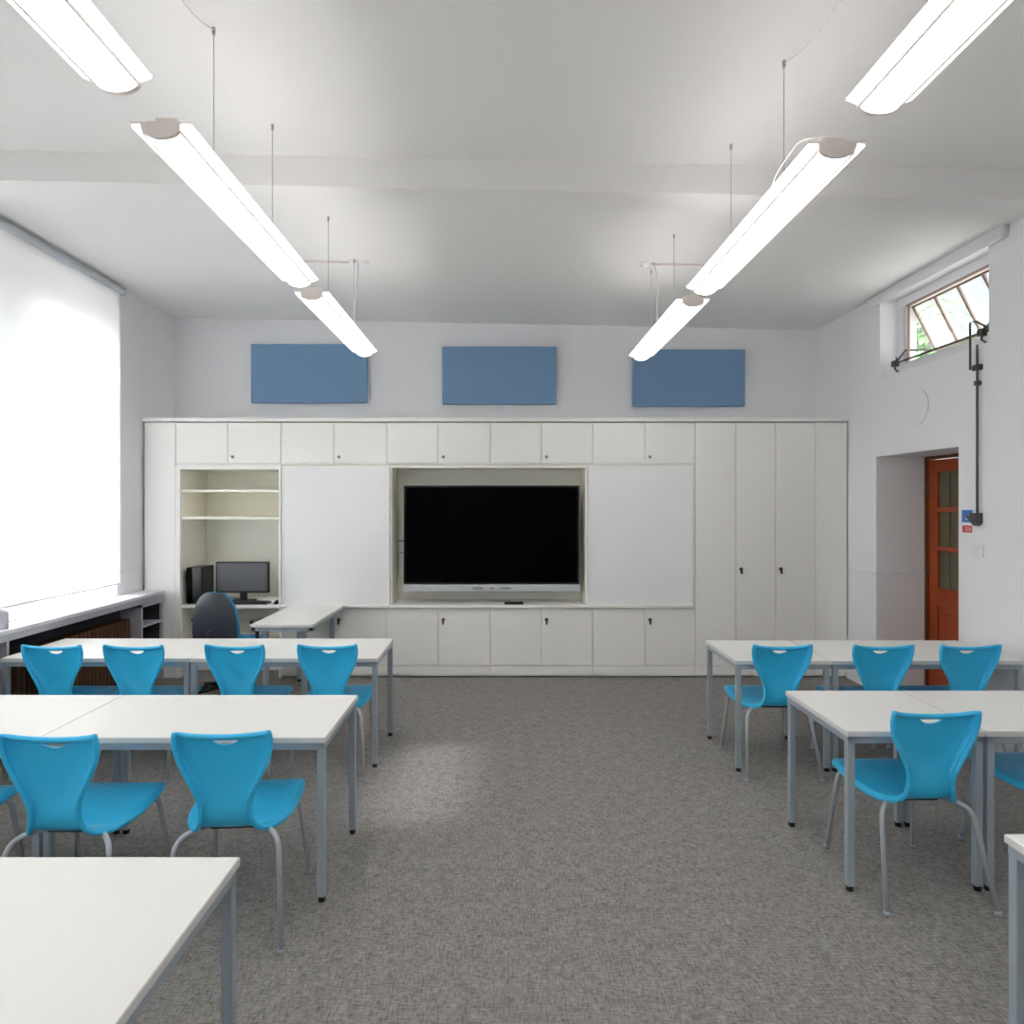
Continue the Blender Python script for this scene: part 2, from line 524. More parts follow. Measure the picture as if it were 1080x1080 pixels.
# outside
struct('ground', B(-30, 30, -20, 40, -0.35, -0.12), m_bounce)
t = thing('leafy_tree', 'green leafy tree outside, glimpsed through the gap of the high hopper window', 'tree', (8.6, 13.2, -0.12))
part('trunk', T([(0, 0, 0), (0.1, 0, 1.6), (0.0, 0.1, 3.6), (0.1, 0, 4.6)], 0.2, 10, 0.07), m_bark, t, True)
bm = bmesh.new()
for k in range(2600):
    u = Vector((random.gauss(0, 1), random.gauss(0, 1), random.gauss(0, 1))).normalized()
    rr = random.uniform(0.55, 1.0) ** 0.5
    c = Vector((u.x * 1.3 * rr, u.y * 1.3 * rr, 4.7 + u.z * 1.35 * rr))
    Mq = Matrix.Translation(c) @ Matrix.Rotation(random.uniform(0, 6.28), 4, u) @ Matrix.Rotation(random.uniform(0, 3.1), 4, 'X')
    s = random.uniform(0.07, 0.13)
    vs = [bm.verts.new(Mq @ Vector(p)) for p in ((-s, 0, 0), (0, -s * .45, 0.01), (s, 0, 0), (0, s * .45, 0.01))]
    bm.faces.new(vs)
part('foliage', bm, m_leaf, t)

# ================================================================== blinds on the left
def blind(ya, yb, label):
    t = thing('roller_blind', label, 'blind', (XL + 0.02, (ya + yb) / 2, 3.6), group='roller blinds on the left wall')
    part('fabric', B(XL + 0.018, XL + 0.0195, ya + 0.03, yb - 0.02, 0.965, 3.60), m_blind, t, world=True)
    bm = bmesh.new(); tube(bm, [(XL + 0.03, ya + 0.01, 3.615), (XL + 0.03, yb - 0.01, 3.615)], 0.026, 14)
    box(bm, XL + 0.002, XL + 0.06, ya, ya + 0.012, 3.58, 3.648); box(bm, XL + 0.002, XL + 0.06, yb - 0.012, yb, 3.58, 3.648)
    part('roller_tube', bm, m_rail, t, world=True)
    part('bottom_bar', B(XL + 0.012, XL + 0.026, ya + 0.03, yb - 0.02, 0.953, 0.967, 0.003), m_edge, t, world=True)
blind(3.02, 5.875, 'white translucent roller blind glowing over the far left window, above the ledge')
blind(-0.75, 2.80, 'white roller blind on the left wall beside the front table, out of frame')
blind(-2.9, -1.0, 'white roller blind at the rear of the left wall')

# ledge under the windows
t = thing('window_ledge', 'long white window ledge along the left wall above the brown radiator', 'ledge', (XL + 0.115, 2.0, 0.0))
bm = B(XL + 0.004, -3.262, -2.9, 6.225, 0.822, 0.85, 0.004)
part('ledge_board', bm, m_ledge, t, world=True)
part('front_rail', B(-3.285, -3.266, -2.9, 6.225, 0.775, 0.822, 0.002), m_shelf, t, world=True)  # front edge of the ledge, its shade put into the grey
for y in (4.27, 2.3, 0.3, -1.7):
    part('divider', B(XL + 0.004, -3.275, y - 0.01, y + 0.01, 0.0, 0.775), m_shelf, t, world=True)
part('ledge_shade_strip', B(XL + 0.004, XL + 0.03, -2.9, 5.84, 0.58, 0.822), m_shdark, t, world=True)  # dark strip standing in for the shade below the ledge board
t = thing('shelf_unit', 'small grey open shelf unit under the ledge end, next to the cupboards', 'shelf unit', (-3.38, 6.03, 0.0))
bm = bmesh.new()
box(bm, XL + 0.022, -3.272, 5.845, 5.865, 0, 0.775); box(bm, XL + 0.022, -3.272, 6.205, 6.225, 0, 0.775)
box(bm, XL + 0.022, -3.272, 5.845, 6.225, 0.74, 0.775)
for z in (0.10, 0.335, 0.555):
    box(bm, XL + 0.03, -3.274, 5.86, 6.21, z, z + 0.018)
part('frame', bm, m_shelf, t, world=True)
bm = bmesh.new()
box(bm, XL + 0.021, XL + 0.03, 5.86, 6.21, 0.1, 0.75)
box(bm, XL + 0.03, -3.30, 6.198, 6.205, 0.12, 0.74)
part('dark_inner_faces', bm, m_shdark, t, world=True)  # thin dark sheets on the back and far inner side

# radiators
def radiator(ya, yb, label):
    t = thing('column_radiator', label, 'radiator', (XL + 0.09, (ya + yb) / 2, 0), group='brown radiators under the left ledge')
    n = int((yb - ya) / 0.05)
    bm = bmesh.new()
    for k in range(n):
        y = ya + (k + .5) * (yb - ya) / n
        box(bm, XL + 0.035, XL + 0.155, y - 0.017, y + 0.017, 0.10, 0.655, 0.012)
    tube(bm, [(XL + 0.095, ya + .01, 0.62), (XL + 0.095, yb - .01, 0.62)], 0.02, 10)
    tube(bm, [(XL + 0.095, ya + .01, 0.15), (XL + 0.095, yb - .01, 0.15)], 0.02, 10)
    part('columns', bm, m_rad, t, world=True)
    for y in (ya + 0.06, yb - 0.06):
        part('foot', B(XL + 0.06, XL + 0.13, y - 0.02, y + 0.02, 0, 0.11), m_rad, t, world=True)
    part('pipe', T(fillet([(XL + 0.095, ya + .02, 0.15), (XL + 0.095, ya - .05, 0.15), (XL + 0.095, ya - .05, 0.0)], 0.03), 0.011, 8), m_rad, t, True, world=True)
radiator(4.42, 5.80, 'brown column radiator under the window ledge behind the back left table')
radiator(2.5, 4.05, 'brown column radiator under the window ledge beside the middle table row')

bm = bmesh.new()
tube(bm, [(0, 0, 0.0), (0, 0, 0.10), (0, 0, 0.115), (0, 0, 0.125)], 0.06, 24)
for v in bm.verts:
    if v.co.z > 0.11: v.co.x *= .8 if v.co.z < .12 else .5; v.co.y *= .8 if v.co.z < .12 else .5
tub = link_mesh('storage_tub', bm, m_tub, None, True)
tub.location = (-3.365, 4.30, 0.85)
tag(tub, 'pale grey rounded tub standing on the window ledge at the left edge', 'tub')

# ================================================================== storage wall
YC = 6.243
GAP = 0.003
XS = dict(a=-3.467, b=-3.167, c=-2.148, d=-1.12, e=-0.119, f=0.872, g=1.864, h=2.644, i=3.03, j=3.335)
YBK = 6.855
def px(x): return (x - 530) * YC / 680
def doors(t, xs, z0, z1, lock_at=(), lock_z=0.0, pale=False, y=YC, left_edge=True):
    for k in range(len(xs) - 1):
        dr = part('door', B(xs[k] + GAP, xs[k + 1] - GAP, y, y + 0.019, z0 + GAP, z1 - GAP, 0.0015), m_lam, t, world=True)
        if k in lock_at:
            lx = xs[k] + 0.05
            bm = bmesh.new()
            loc = Vector(t.location)
            if pale:
                cyl(bm, (lx, y - 0.006, lock_z), (0, 1, 0), 0.014, 0.016, 14)
                lk = m_lockp
            else:
                cyl(bm, (lx, y - 0.005, lock_z), (0, 1, 0), 0.016, 0.014, 14)
                box(bm, lx - 0.008, lx + 0.008, y - 0.03, y - 0.008, lock_z - 0.045, lock_z + 0.01, 0.004)
                lk = m_lock
            bmesh.ops.translate(bm, verts=bm.verts[:], vec=-loc)
            o = link_mesh('lock', bm, lk, dr, True)
def carcass(t, x0, x1, z0, z1, name='carcass', y0=YC + 0.021, m=None):
    part(name, B(x0 + 0.001, x1 - 0.001, y0, YBK, z0, z1), m or m_lam, t, world=True)

# tall filler panel on the left
t = thing('filler_panel', 'narrow tall white end panel at the left of the storage wall', 'panel', (px(167), YC, 0), group=None)
carcass(t, XS['a'] + 0.03, XS['b'], 0, 2.475, 'side_box')
part('face_panel', B(XS['a'], XS['b'] - GAP, YC, YC + 0.02, 0.0, 2.475, 0.0015), m_lam, t, world=True)
# overhead cupboards
ov = ['above the computer alcove', 'above the left whiteboard', 'above the left half of the screen',
      'above the right half of the screen', 'above the right whiteboard']
KX = [XS[k] for k in 'bcdefg']
mids = [px(240), px(352), px(462), px(571), px(680)]
for k in range(5):
    t = thing('overhead_cupboard', 'white two-door overhead cupboard ' + ov[k], 'cupboard', (mids[k], YC, 2.06), group='overhead cupboards in a row')
    carcass(t, KX[k], KX[k + 1], 2.062, 2.475)
    doors(t, [KX[k], mids[k], KX[k + 1]], 2.078, 2.472, (1,), 2.14, True)
# base cupboards
bs = ['behind the small teacher desk', 'below the left half of the screen', 'below the right half of the screen', 'below the right whiteboard']
for k in range(4):
    t = thing('base_cupboard', 'white two-door base cupboard ' + bs[k], 'cupboard', (mids[k + 1], YC, 0), group='base cupboards in a row')
    a, b = KX[k + 1], KX[k + 2]
    carcass(t, a, b, 0.012, 0.68)
    doors(t, [a, mids[k + 1], b], 0.119, 0.675, (1,), 0.565)
    part('plinth', B(a + GAP, b - GAP, YC + 0.004, YC + 0.02, 0.028, 0.116, 0.001), m_lam, t, world=True)
# continuous rail top
tag(link_mesh('worktop', B(XS['c'], XS['g'] - 0.012, YC - 0.035, YBK - 0.01, 0.682, 0.707, 0.002), m_lam), 'long thin white worktop over the base cupboards under the whiteboards', 'worktop')
# tall cupboards
t = thing('tall_cupboard', 'tall white two-door cupboard with a lock, right of the whiteboard', 'cupboard', (px(776), YC, 0))
carcass(t, XS['g'], XS['h'], 0.012, 2.475)
doors(t, [XS['g'], px(776), XS['h']], 0.119, 2.472, (1,), 1.055)
part('plinth', B(XS['g'] + GAP, XS['h'] - GAP, YC + 0.004, YC + 0.02, 0.028, 0.116, 0.001), m_lam, t, world=True)
t = thing('tall_cupboard', 'tall white single-door cupboard with a lock near the right wall', 'cupboard', (px(839), YC, 0))
carcass(t, XS['h'], XS['i'], 0.012, 2.475)
doors(t, [XS['h'], XS['i']], 0.119, 2.472, (0,), 1.055)
part('plinth', B(XS['h'] + GAP, XS['i'] - GAP, YC + 0.004, YC + 0.02, 0.028, 0.116, 0.001), m_lam, t, world=True)
t = thing('filler_panel', 'narrow tall white end panel at the right of the storage wall', 'panel', (px(877), YC, 0))
carcass(t, XS['i'], XS['j'] - 0.02, 0.012, 2.475, 'side_box')
part('face_panel', B(XS['i'] + GAP, XS['j'], YC, YC + 0.02, 0.119, 2.475, 0.0015), m_lam, t, world=True)
part('plinth', B(XS['i'] + GAP, XS['j'], YC + 0.004, YC + 0.02, 0.028, 0.116, 0.001), m_lam, t, world=True)
tag(link_mesh('cornice_board', B(XS['a'] - 0.01, XS['j'] + 0.005, YC - 0.02, YBK, 2.482, 2.515, 0.002), m_lam), 'thin white cornice board lying along the top of the whole cupboard run', 'board')

# computer alcove
t = thing('alcove_shelving', 'open cream alcove with two shelves and a computer worktop, at left', 'shelving', (px(240), YC, 0))
bm = bmesh.new()
xa, xb = XS['b'], XS['c']
box(bm, xa, xa + 0.045, YC, YBK - 0.02, 0.0, 2.06); box(bm, xb - 0.02, xb, YC, YBK - 0.02, 0.0, 2.06)
box(bm, xa + 0.04, xb - 0.018, YC, YBK - 0.02, 2.02, 2.06)
part('side_panels', bm, m_lam, t, world=True)
part('back_panel', B(xa + 0.04, xb - 0.018, YBK - 0.06, YBK - 0.02, 0.0, 2.03), m_cream, t, world=True)
bm = bmesh.new()
box(bm, xa + 0.045, xa + 0.05, YC + 0.02, YBK - 0.03, 0.02, 2.02); box(bm, xb - 0.025, xb - 0.02, YC + 0.02, YBK - 0.03, 0.02, 2.02)
part('lining', bm, m_cream, t, world=True)
for z in (1.80, 1.535):
    part('shelf', B(xa + 0.05, xb - 0.025, YC + 0.03, YBK - 0.06, z, z + 0.025, 0.002), m_cream, t, world=True)
part('computer_worktop', B(xa + 0.05, xb - 0.025, YC + 0.0, YBK - 0.06, 0.675, 0.705, 0.002), m_lam, t, world=True)
part('plinth', B(xa + 0.045, xb - 0.02, YC + 0.3, YC + 0.32, 0.0, 0.09), m_lam, t, world=True)

# whiteboards
def wboard(x0, x1, label):
    t = thing('whiteboard', label, 'whiteboard', ((x0 + x1) / 2, YC - 0.02, 0.708), group='whiteboards either side of the screen')
    part('writing_surface', B(x0 + 0.008, x1 - 0.008, YC - 0.018, YC - 0.001, 0.716, 2.032), m_wb, t, world=True)
    bm = bmesh.new()
    box(bm, x0, x0 + 0.008, YC - 0.022, YC - 0.001, 0.708, 2.04); box(bm, x1 - 0.008, x1, YC - 0.022, YC - 0.001, 0.708, 2.04)
    box(bm, x0 + 0.008, x1 - 0.008, YC - 0.022, YC - 0.001, 2.032, 2.04); box(bm, x0 + 0.008, x1 - 0.008, YC - 0.022, YC - 0.001, 0.708, 0.716)
    part('edge_trim', bm, m_lam, t, world=True)
wboard(px(299), px(411), 'large glossy whiteboard left of the black screen')
wboard(px(620), px(730), 'large whiteboard right of the black screen')
# screen niche
t = thing('screen_niche', 'cream open niche framing the black screen between the whiteboards', 'niche', (px(516), YC, 0.708))
bm = bmesh.new()
box(bm, px(411) + 0.002, px(412) + 0.012, YC + 0.012, YBK - 0.02, 0.708, 2.058); box(bm, px(620) - 0.02, px(620) - 0.002, YC + 0.012, YBK - 0.02, 0.708, 2.058)
box(bm, px(412) + 0.012, px(620) - 0.02, YC + 0.012, YBK - 0.02, 2.035, 2.058)
part('frame', bm, m_cream, t, world=True)
part('back_panel', B(px(412), px(620) - 0.004, YC + 0.36, YC + 0.38, 0.708, 2.04), m_cream, t, world=True)
tag(link_mesh('backing_board', B(XS['c'] + 0.002, px(411), YC + 0.012, YBK - 0.03, 0.708, 2.058), m_lam), 'white carcass panel behind the left whiteboard', 'board')
tag(link_mesh('backing_board', B(px(620) + 0.001, XS['g'] - 0.002, YC + 0.002, YBK - 0.03, 0.708, 2.058), m_lam), 'white carcass panel behind the right whiteboard, showing as a strip at its edge', 'board')

# interactive display
YS = 6.33
t = thing('interactive_display', 'large black wall screen with a silver pen tray, in the niche', 'screen', (-0.11, YS, 0.8))
def sx(x): return (x - 530) * YS / 680
def sz(y): return EYE - (y - 532) * YS / 680
part('bezel', B(sx(425.5), sx(611), YS, YS + 0.09, sz(616), sz(512), 0.004), m_black, t, world=True)
part('screen', B(sx(427.5), sx(609), YS - 0.003, YS + 0.002, sz(614), sz(514)), m_screen, t, world=True)
tray = part('pen_tray', B(sx(425.5), sx(611.5), YS - 0.03, YS + 0.08, sz(623.5), sz(616.3), 0.005), m_silver, t, world=True)
bm = bmesh.new()
for x0_, x1_ in ((499, 510), (517, 521), (528, 539)):
    box(bm, sx(x0_), sx(x1_), YS - 0.036, YS - 0.028, sz(621), sz(619), 0.001)
bmesh.ops.translate(bm, verts=bm.verts[:], vec=-Vector(t.location))
link_mesh('buttons', bm, m_lockp, tray)
part('wall_bracket', B(-0.4, 0.2, YS + 0.085, YC + 0.36, 1.1, 1.6), m_black, t, world=True)
bm = bmesh.new()
tube(bm, [(sx(419), YS + 0.1, sz(571)), (sx(428), YS + 0.07, sz(571))], 0.007, 8)
tube(bm, [(sx(420), YS + 0.1, sz(583)), (sx(428), YS + 0.07, sz(583))], 0.004, 8)
part('side_bracket', bm, m_lockp, t, world=True)
tag(link_mesh('remote_control', B(px(532), px(552), YC + 0.02, YC + 0.07, 0.7075, 0.729, 0.004), m_black), 'small black remote control lying on the niche ledge below the screen', 'remote control')

# acoustic panels
for (a, b, z0_, z1_, lb) in ((-2.655, -1.430, 2.752, 3.372, 'blue fabric acoustic panel high on the far wall, left one, above the alcove'),
                             (-0.636, 0.568, 2.738, 3.345, 'blue fabric acoustic panel high on the far wall, middle one, above the screen'),
                             (1.374, 2.560, 2.716, 3.316, 'blue fabric acoustic panel high on the far wall, right one, near the corner')):
    t = thing('acoustic_panel', lb, 'wall panel', ((a + b) / 2, 6.84, (z0_ + z1_) / 2), group='blue acoustic panels above the cupboards')
    part('padding', B(a, b, 6.80, 6.848, z0_, z1_, 0.008, seg=3), m_panel, t, world=True)
    part('mount', B(a + .1, b - .1, 6.846, 6.863, z0_ + .05, z1_ - .05), m_trim, t, world=True)

# ================================================================== computer things
YD = 6.40
t = thing('computer_tower', 'black computer tower standing on the alcove worktop, left of the monitor', 'computer', (-2.98, 6.45, 0.705), rz=0.0)
part('case', B(-0.100, 0.050, -0.16, 0.10, 0.006, 0.362, 0.008), m_pcbody, t)
part('front_bezel', B(-0.100, -0.045, -0.175, -0.158, 0.01, 0.358, 0.006), m_screen, t)
part('front_bezel', B(-0.043, 0.050, -0.172, -0.158, 0.01, 0.358, 0.006), m_pcbody, t)
bm = bmesh.new()
for sx_ in (-0.085, 0.035):
    for sy_ in (-0.14, 0.08): cyl(bm, (sx_, sy_, 0.003), (0, 0, 1), 0.01, 0.006, 10)
part('foot_pads', bm, m_black, t)

t = thing('computer_monitor', 'dark wide computer monitor on the alcove worktop', 'monitor', (-2.61, 6.48, 0.705), rz=0.0)
part('casing', B(-0.265, 0.265, -0.02, 0.025, 0.088, 0.398, 0.006), m_black, t)
part('display_panel', B(-0.25, 0.25, -0.0235, -0.018, 0.108, 0.385), m_mon, t)
bm = bmesh.new(); box(bm, -0.03, 0.03, 0.0, 0.04, 0.01, 0.16, 0.005); box(bm, -0.11, 0.11, -0.08, 0.09, 0.0, 0.014, 0.005)
part('stand', bm, m_black, t)
t = thing('computer_keyboard', 'black keyboard lying in front of the monitor', 'keyboard', (-2.50, 6.335, 0.705))
part('keyboard_body', B(-0.21, 0.21, -0.065, 0.065, 0.0, 0.018, 0.005), m_black, t)
bm = bmesh.new()
for r_ in range(5):
    for c_ in range(17):
        box(bm, -0.2 + c_ * 0.0236, -0.2 + c_ * 0.0236 + 0.019, -0.055 + r_ * 0.022, -0.055 + r_ * 0.022 + 0.018, 0.017, 0.024)
part('keys', bm, m_dark, t)
bm = bmesh.new(); bmesh.ops.create_uvsphere(bm, u_segments=16, v_segments=10, radius=1)
for v in bm.verts: v.co = Vector((v.co.x * 0.03, v.co.y * 0.05, max(0, v.co.z) * 0.034))
o = link_mesh('computer_mouse', bm, m_black, None, True); o.location = (-2.215, 6.33, 0.7055)
tag(o, 'small black mouse at the right end of the alcove worktop', 'mouse')
t = thing('wall_socket', 'small socket with a plugged cable on the alcove back, right of the monitor', 'socket', (-2.29, 6.79, 0.86))
part('plate', B(-0.045, 0.045, -0.004, 0.004, -0.045, 0.045, 0.002), m_trim, t)
part('plug', B(-0.02, 0.025, -0.04, -0.003, -0.02, 0.025, 0.006), m_black, t)
part('cable', T(fillet([(0, -0.03, -0.01), (-0.02, -0.06, -0.1), (0.0, -0.12, -0.15), (-0.08, -0.2, -0.149), (-0.02, -0.3, -0.149)], 0.05), 0.004, 8), m_black, t, True)
o = link_mesh('paper_stack', B(-2.42, -2.27, 6.44, 6.62, 0.7055, 0.735, 0.002), m_signw)
tag(o, 'white stack of paper on the alcove worktop beside the monitor', 'paper')

# ================================================================== tables
def make_table(w, d, h, label, cat='table', legr=0.016, inset=(0.0, 0.0), group=None):
    """origin at the floor under the centre of the top"""
    t = thing('classroom_table', label, cat, group=group)
    part('tabletop', B(-w / 2 + 0.001, w / 2 - 0.001, -d / 2, d / 2, h - 0.025, h, 0.002), m_top, t)
    bm = bmesh.new()
    e = 0.0015
    box(bm, -w / 2, w / 2, -d / 2 - e, -d / 2, h - 0.024, h - 0.003); box(bm, -w / 2, w / 2, d / 2, d / 2 + e, h - 0.024, h - 0.003)
    box(bm, -w / 2, -w / 2 + e, -d / 2, d / 2, h - 0.024, h - 0.003); box(bm, w / 2 - e, w / 2, -d / 2, d / 2, h - 0.024, h - 0.003)
    part('edging', bm, m_edge, t)
    fx, fy = w / 2 - 0.006, d / 2 - 0.006
    bm = bmesh.new(); a = 0.030
    box(bm, -fx, fx, -fy, -fy + a, h - 0.055, h - 0.025); box(bm, -fx, fx, fy - a, fy, h - 0.055, h - 0.025)
    box(bm, -fx, -fx + a, -fy, fy, h - 0.055, h - 0.025); box(bm, fx - a, fx, -fy, fy, h - 0.055, h - 0.025)
    part('frame', bm, m_leg, t)
    for sx_ in (-1, 1):
        for sy_ in (-1, 1):
            cx, cy = sx_ * (fx - legr - inset[0]), sy_ * (fy - legr - inset[1])
            lg = part('leg', B(cx - legr, cx + legr, cy - legr, cy + legr, 0.022, h - 0.026, 0.003), m_leg, t)
            c = bmesh.new(); cyl(c, (cx, cy, 0.012), (0, 0, 1), legr * 0.95, 0.024, 12)
            link_mesh('foot_cap', c, m_black, lg)
    return t
def mv(t, x, y, z=0, rz=0):
    t.location = (x, y, z); t.rotation_euler = (0, 0, rz); return t
H = 0.70
big = make_table(1.2, 0.605, H, 'white table with grey legs in the back left row, by the aisle', group='white classroom tables')
mv(big, -0.795 - 0.6, 4.41)
dup(big, (-2.598, 4.41, 0), 0, 'white table with grey legs in the back left row, by the radiator')
dup(big, (-0.745 - 0.6, 3.015, 0), 0, 'white table with grey legs in the middle left row, by the aisle')
dup(big, (-2.549, 3.015, 0), 0, 'white table with grey legs in the middle left row, against the left edge')
dup(big, (-0.730 - 0.6, 1.49, 0), 0, 'white table in the near left corner, cut off by the frame')
dup(big, (2.073 + 0.6, 4.345, 0), 0, 'white table in the back right row, against the right wall')
dup(big, (2.095 + 0.6, 3.09, 0), 0, 'white table in the middle right row, running out of frame')
sm = make_table(0.6, 0.605, H, 'small white square table in the back right row, by the aisle', group='small square white tables')
mv(sm, 1.464 + 0.3, 4.345)
dup(sm, (1.49 + 0.3, 3.09, 0), 0, 'small white square table in the middle right row, by the aisle')
dup(sm, (1.493 + 0.3, 1.615, 0), 0, 'small white square table in the near right corner, mostly out of frame')
# teacher's side desk
desk = make_table(0.505, 1.02, 0.715, 'narrow white side desk butting against the base cupboards beside the office chair', 'desk', 0.02, (0.07, 0.05))
desk.name = 'side_desk'
mv(desk, -1.775, 5.185 + 0.51)

# ================================================================== chairs
def smooth(a, b, x):
    t = max(0, min(1, (x - a) / (b - a))); return t * t * (3 - 2 * t)
def interp(tab, t):
    for (a, va), (b, vb) in zip(tab[:-1], tab[1:]):
        if t <= b:
            k = (t - a) / (b - a); k = k * k * (3 - 2 * k) * 0.5 + k * 0.5
            return va + (vb - va) * k
    return tab[-1][1]
def catmull(P, n):
    out = []
    P = [Vector(p) for p in P]
    Q = [P[0] * 2 - P[1]] + P + [P[-1] * 2 - P[-2]]
    for i in range(1, len(Q) - 2):
        for k in range(n):
            t = k / n
            a, b, c, d_ = Q[i - 1], Q[i], Q[i + 1], Q[i + 2]
            out.append(0.5 * ((2 * b) + (c - a) * t + (2 * a - 5 * b + 4 * c - d_) * t * t + (3 * b - a - 3 * c + d_) * t ** 3))
    out.append(Q[-2])
    return out

def chair_shell():
    # side profile: (y, z, half width) from seat front to top of the back
    prof = [(0.262, 0.412, 0.165), (0.25, 0.436, 0.185), (0.20, 0.446, 0.200), (0.10, 0.437, 0.206), (0.0, 0.428, 0.200),
            (-0.075, 0.421, 0.176), (-0.125, 0.424, 0.140), (-0.157, 0.445, 0.110), (-0.170, 0.48, 0.094), (-0.174, 0.53, 0.092),
            (-0.176, 0.58, 0.106), (-0.178, 0.64, 0.134), (-0.182, 0.70, 0.163), (-0.188, 0.75, 0.175), (-0.193, 0.780, 0.177), (-0.198, 0.802, 0.175), (-0.205, 0.812, 0.173)]
    pts = catmull(prof, 6)
    # drop x: stored as (y,z,w)
    NU = 40
    bm = bmesh.new()
    rows = []
    n = len(pts)
    for i, p in enumerate(pts):
        a = pts[max(i - 1, 0)]; b = pts[min(i + 1, n - 1)]
        ty, tz = b.x - a.x, b.y - a.y
        l = math.hypot(ty, tz)
        # outward normal: below the seat / behind the back
        ny, nz = tz / l * 1.0, -ty / l * 1.0
        # tangent runs backwards then up; rotate so it points down/back
        if ny * -1 + nz * -1 < 0: ny, nz = -ny, -nz
        s = i / (n - 1)
        if s > 0.72: ny, nz = -1.0, 0.0
        bk = smooth(0.50, 0.68, s)
        ztop = 1 - smooth(0.93, 1.0, s)
        row = []
        for k in range(NU + 1):
            u = -1 + 2 * k / NU
            Rr = 0.026 * bk + 0.016 * (1 - bk)
            tm = math.radians(90 + 8 * bk)          # rolled rim radius
            e = max(0, (abs(u) - 0.72) / 0.28)
            x = (min(abs(u), 0.72) / 0.72 * (p.z - Rr) + Rr * math.sin(e * tm)) * (1 if u > 0 else -1)
            lip = Rr * (1 - math.cos(e * tm))
            bow = 0.020 * bk * (1 - min(1, abs(u) / 0.72) ** 2)   # middle of the back bows away from the viewer behind
            tp = max(0, min(1, (p.y - 0.55) / 0.25)) if s > 0.5 else 0
            y = p.x + ny * lip + bow * (1 - 0.7 * tp) + ny * 0.004 * (1 - u * u) * (1 - bk)
            z = p.y + nz * lip + nz * 0.004 * (1 - u * u) * (1 - bk) + tp * (0.006 * u ** 6 - 0.020 * (1 - u * u))
            row.append(bm.verts.new((x, y, z)))
        rows.append(row)
    for i in range(n - 1):
        for k in range(NU):
            bm.faces.new((rows[i][k], rows[i][k + 1], rows[i + 1][k + 1], rows[i + 1][k]))
    edge_path = [Vector(v.co) for v in ([rw[0] for rw in rows] + rows[-1][1:-1] + [rw[-1] for rw in rows[::-1]] + rows[0][-2:0:-1])]
    cl = [edge_path[0]]
    for q in edge_path[1:]:
        if (q - cl[-1]).length > 0.006: cl.append(q)
    edge_path = cl
    me = bpy.data.meshes.new('shell')
    bmesh.ops.recalc_face_normals(bm, faces=bm.faces[:])
    bm.to_mesh(me); bm.free()
    o = bpy.data.objects.new('tmpshell', me); COL.objects.link(o)
    sm_ = o.modifiers.new('s', 'SOLIDIFY'); sm_.thickness = 0.011; sm_.offset = 0
    # hand hold: half-moon slot near the top
    c = bmesh.new()
    out = [(-0.05, 0.779)] + [(-0.05 + 0.1 * k / 12, 0.779 - 0.022 * math.sin(math.pi * k / 12) ** 0.7) for k in range(1, 12)] + [(0.05, 0.779)]
    prism(c, out, 'y', -0.215, -0.10)
    bmesh.ops.recalc_face_normals(c, faces=c.faces[:])
    cm = bpy.data.meshes.new('cut'); c.to_mesh(cm); c.free()
    co = bpy.data.objects.new('tmpcut', cm); COL.objects.link(co)
    bo = o.modifiers.new('b', 'BOOLEAN'); bo.operation = 'DIFFERENCE'; bo.object = co; bo.solver = 'EXACT'
    be = o.modifiers.new('v', 'BEVEL'); be.width = 0.004; be.segments = 2; be.limit_method = 'ANGLE'; be.angle_limit = math.radians(50)
    dg = bpy.context.evaluated_depsgraph_get()
    res = bpy.data.meshes.new_from_object(o.evaluated_get(dg))
    bpy.data.objects.remove(o); bpy.data.objects.remove(co)
    # thick rounded bead all along the moulded edge
    tb = bmesh.new()
    tube(tb, edge_path + [edge_path[0], edge_path[1]], 0.0105, 10)
    bmesh.ops.recalc_face_normals(tb, faces=tb.faces[:])
    bm2 = bmesh.new(); bm2.from_mesh(res); join(bm2, tb); bm2.to_mesh(res); bm2.free()
    for f in res.polygons: f.use_smooth = True
    return res

def make_chair(label):
    t = thing('school_chair', label, 'chair', group='bright blue classroom chairs')
    me = chair_shell()
    me.materials.clear(); me.materials.append(m_blue)
    me.name = 'seat_shell'
    sh = bpy.data.objects.new('seat_shell', me); COL.objects.link(sh); sh.parent = t
    r = 0.0105
    for sx_ in (-1, 1):
        # rear legs curve in under the seat
        pts = fillet([(sx_ * 0.2285, -0.262, 0.004), (sx_ * 0.193, -0.165, 0.395), (sx_ * 0.10, -0.085, 0.404)], 0.075, 8)
        lg = part('leg', T(pts, r, 12), m_tube, t, True)
        c = bmesh.new(); cyl(c, (sx_ * 0.2285, -0.262, 0.008), (0, 0, 1), 0.0135, 0.016, 12); link_mesh('foot_cap', c, m_leg, lg, True)
        pts = fillet([(sx_ * 0.2115, 0.262, 0.004), (sx_ * 0.175, 0.215, 0.404), (sx_ * 0.10, 0.12, 0.416)], 0.055, 8)
        lg = part('leg', T(pts, r, 12), m_tube, t, True)
        c = bmesh.new(); cyl(c, (sx_ * 0.2115, 0.262, 0.008), (0, 0, 1), 0.0135, 0.016, 12); link_mesh('foot_cap', c, m_leg, lg, True)
    bm = bmesh.new()
    tube(bm, [(-0.10, -0.085, 0.404), (0.10, -0.085, 0.404)], r, 10)
    tube(bm, [(-0.10, 0.12, 0.416), (0.10, 0.12, 0.416)], r, 10)
    tube(bm, [(-0.06, -0.085, 0.404), (-0.06, 0.12, 0.416)], r, 10)
    tube(bm, [(0.06, -0.085, 0.404), (0.06, 0.12, 0.416)], r, 10)
    part('seat_frame', bm, m_tube, t, True)
    part('mounting_plate', B(-0.085, 0.085, -0.11, -0.05, 0.398, 0.412, 0.003), m_black, t)
    return t

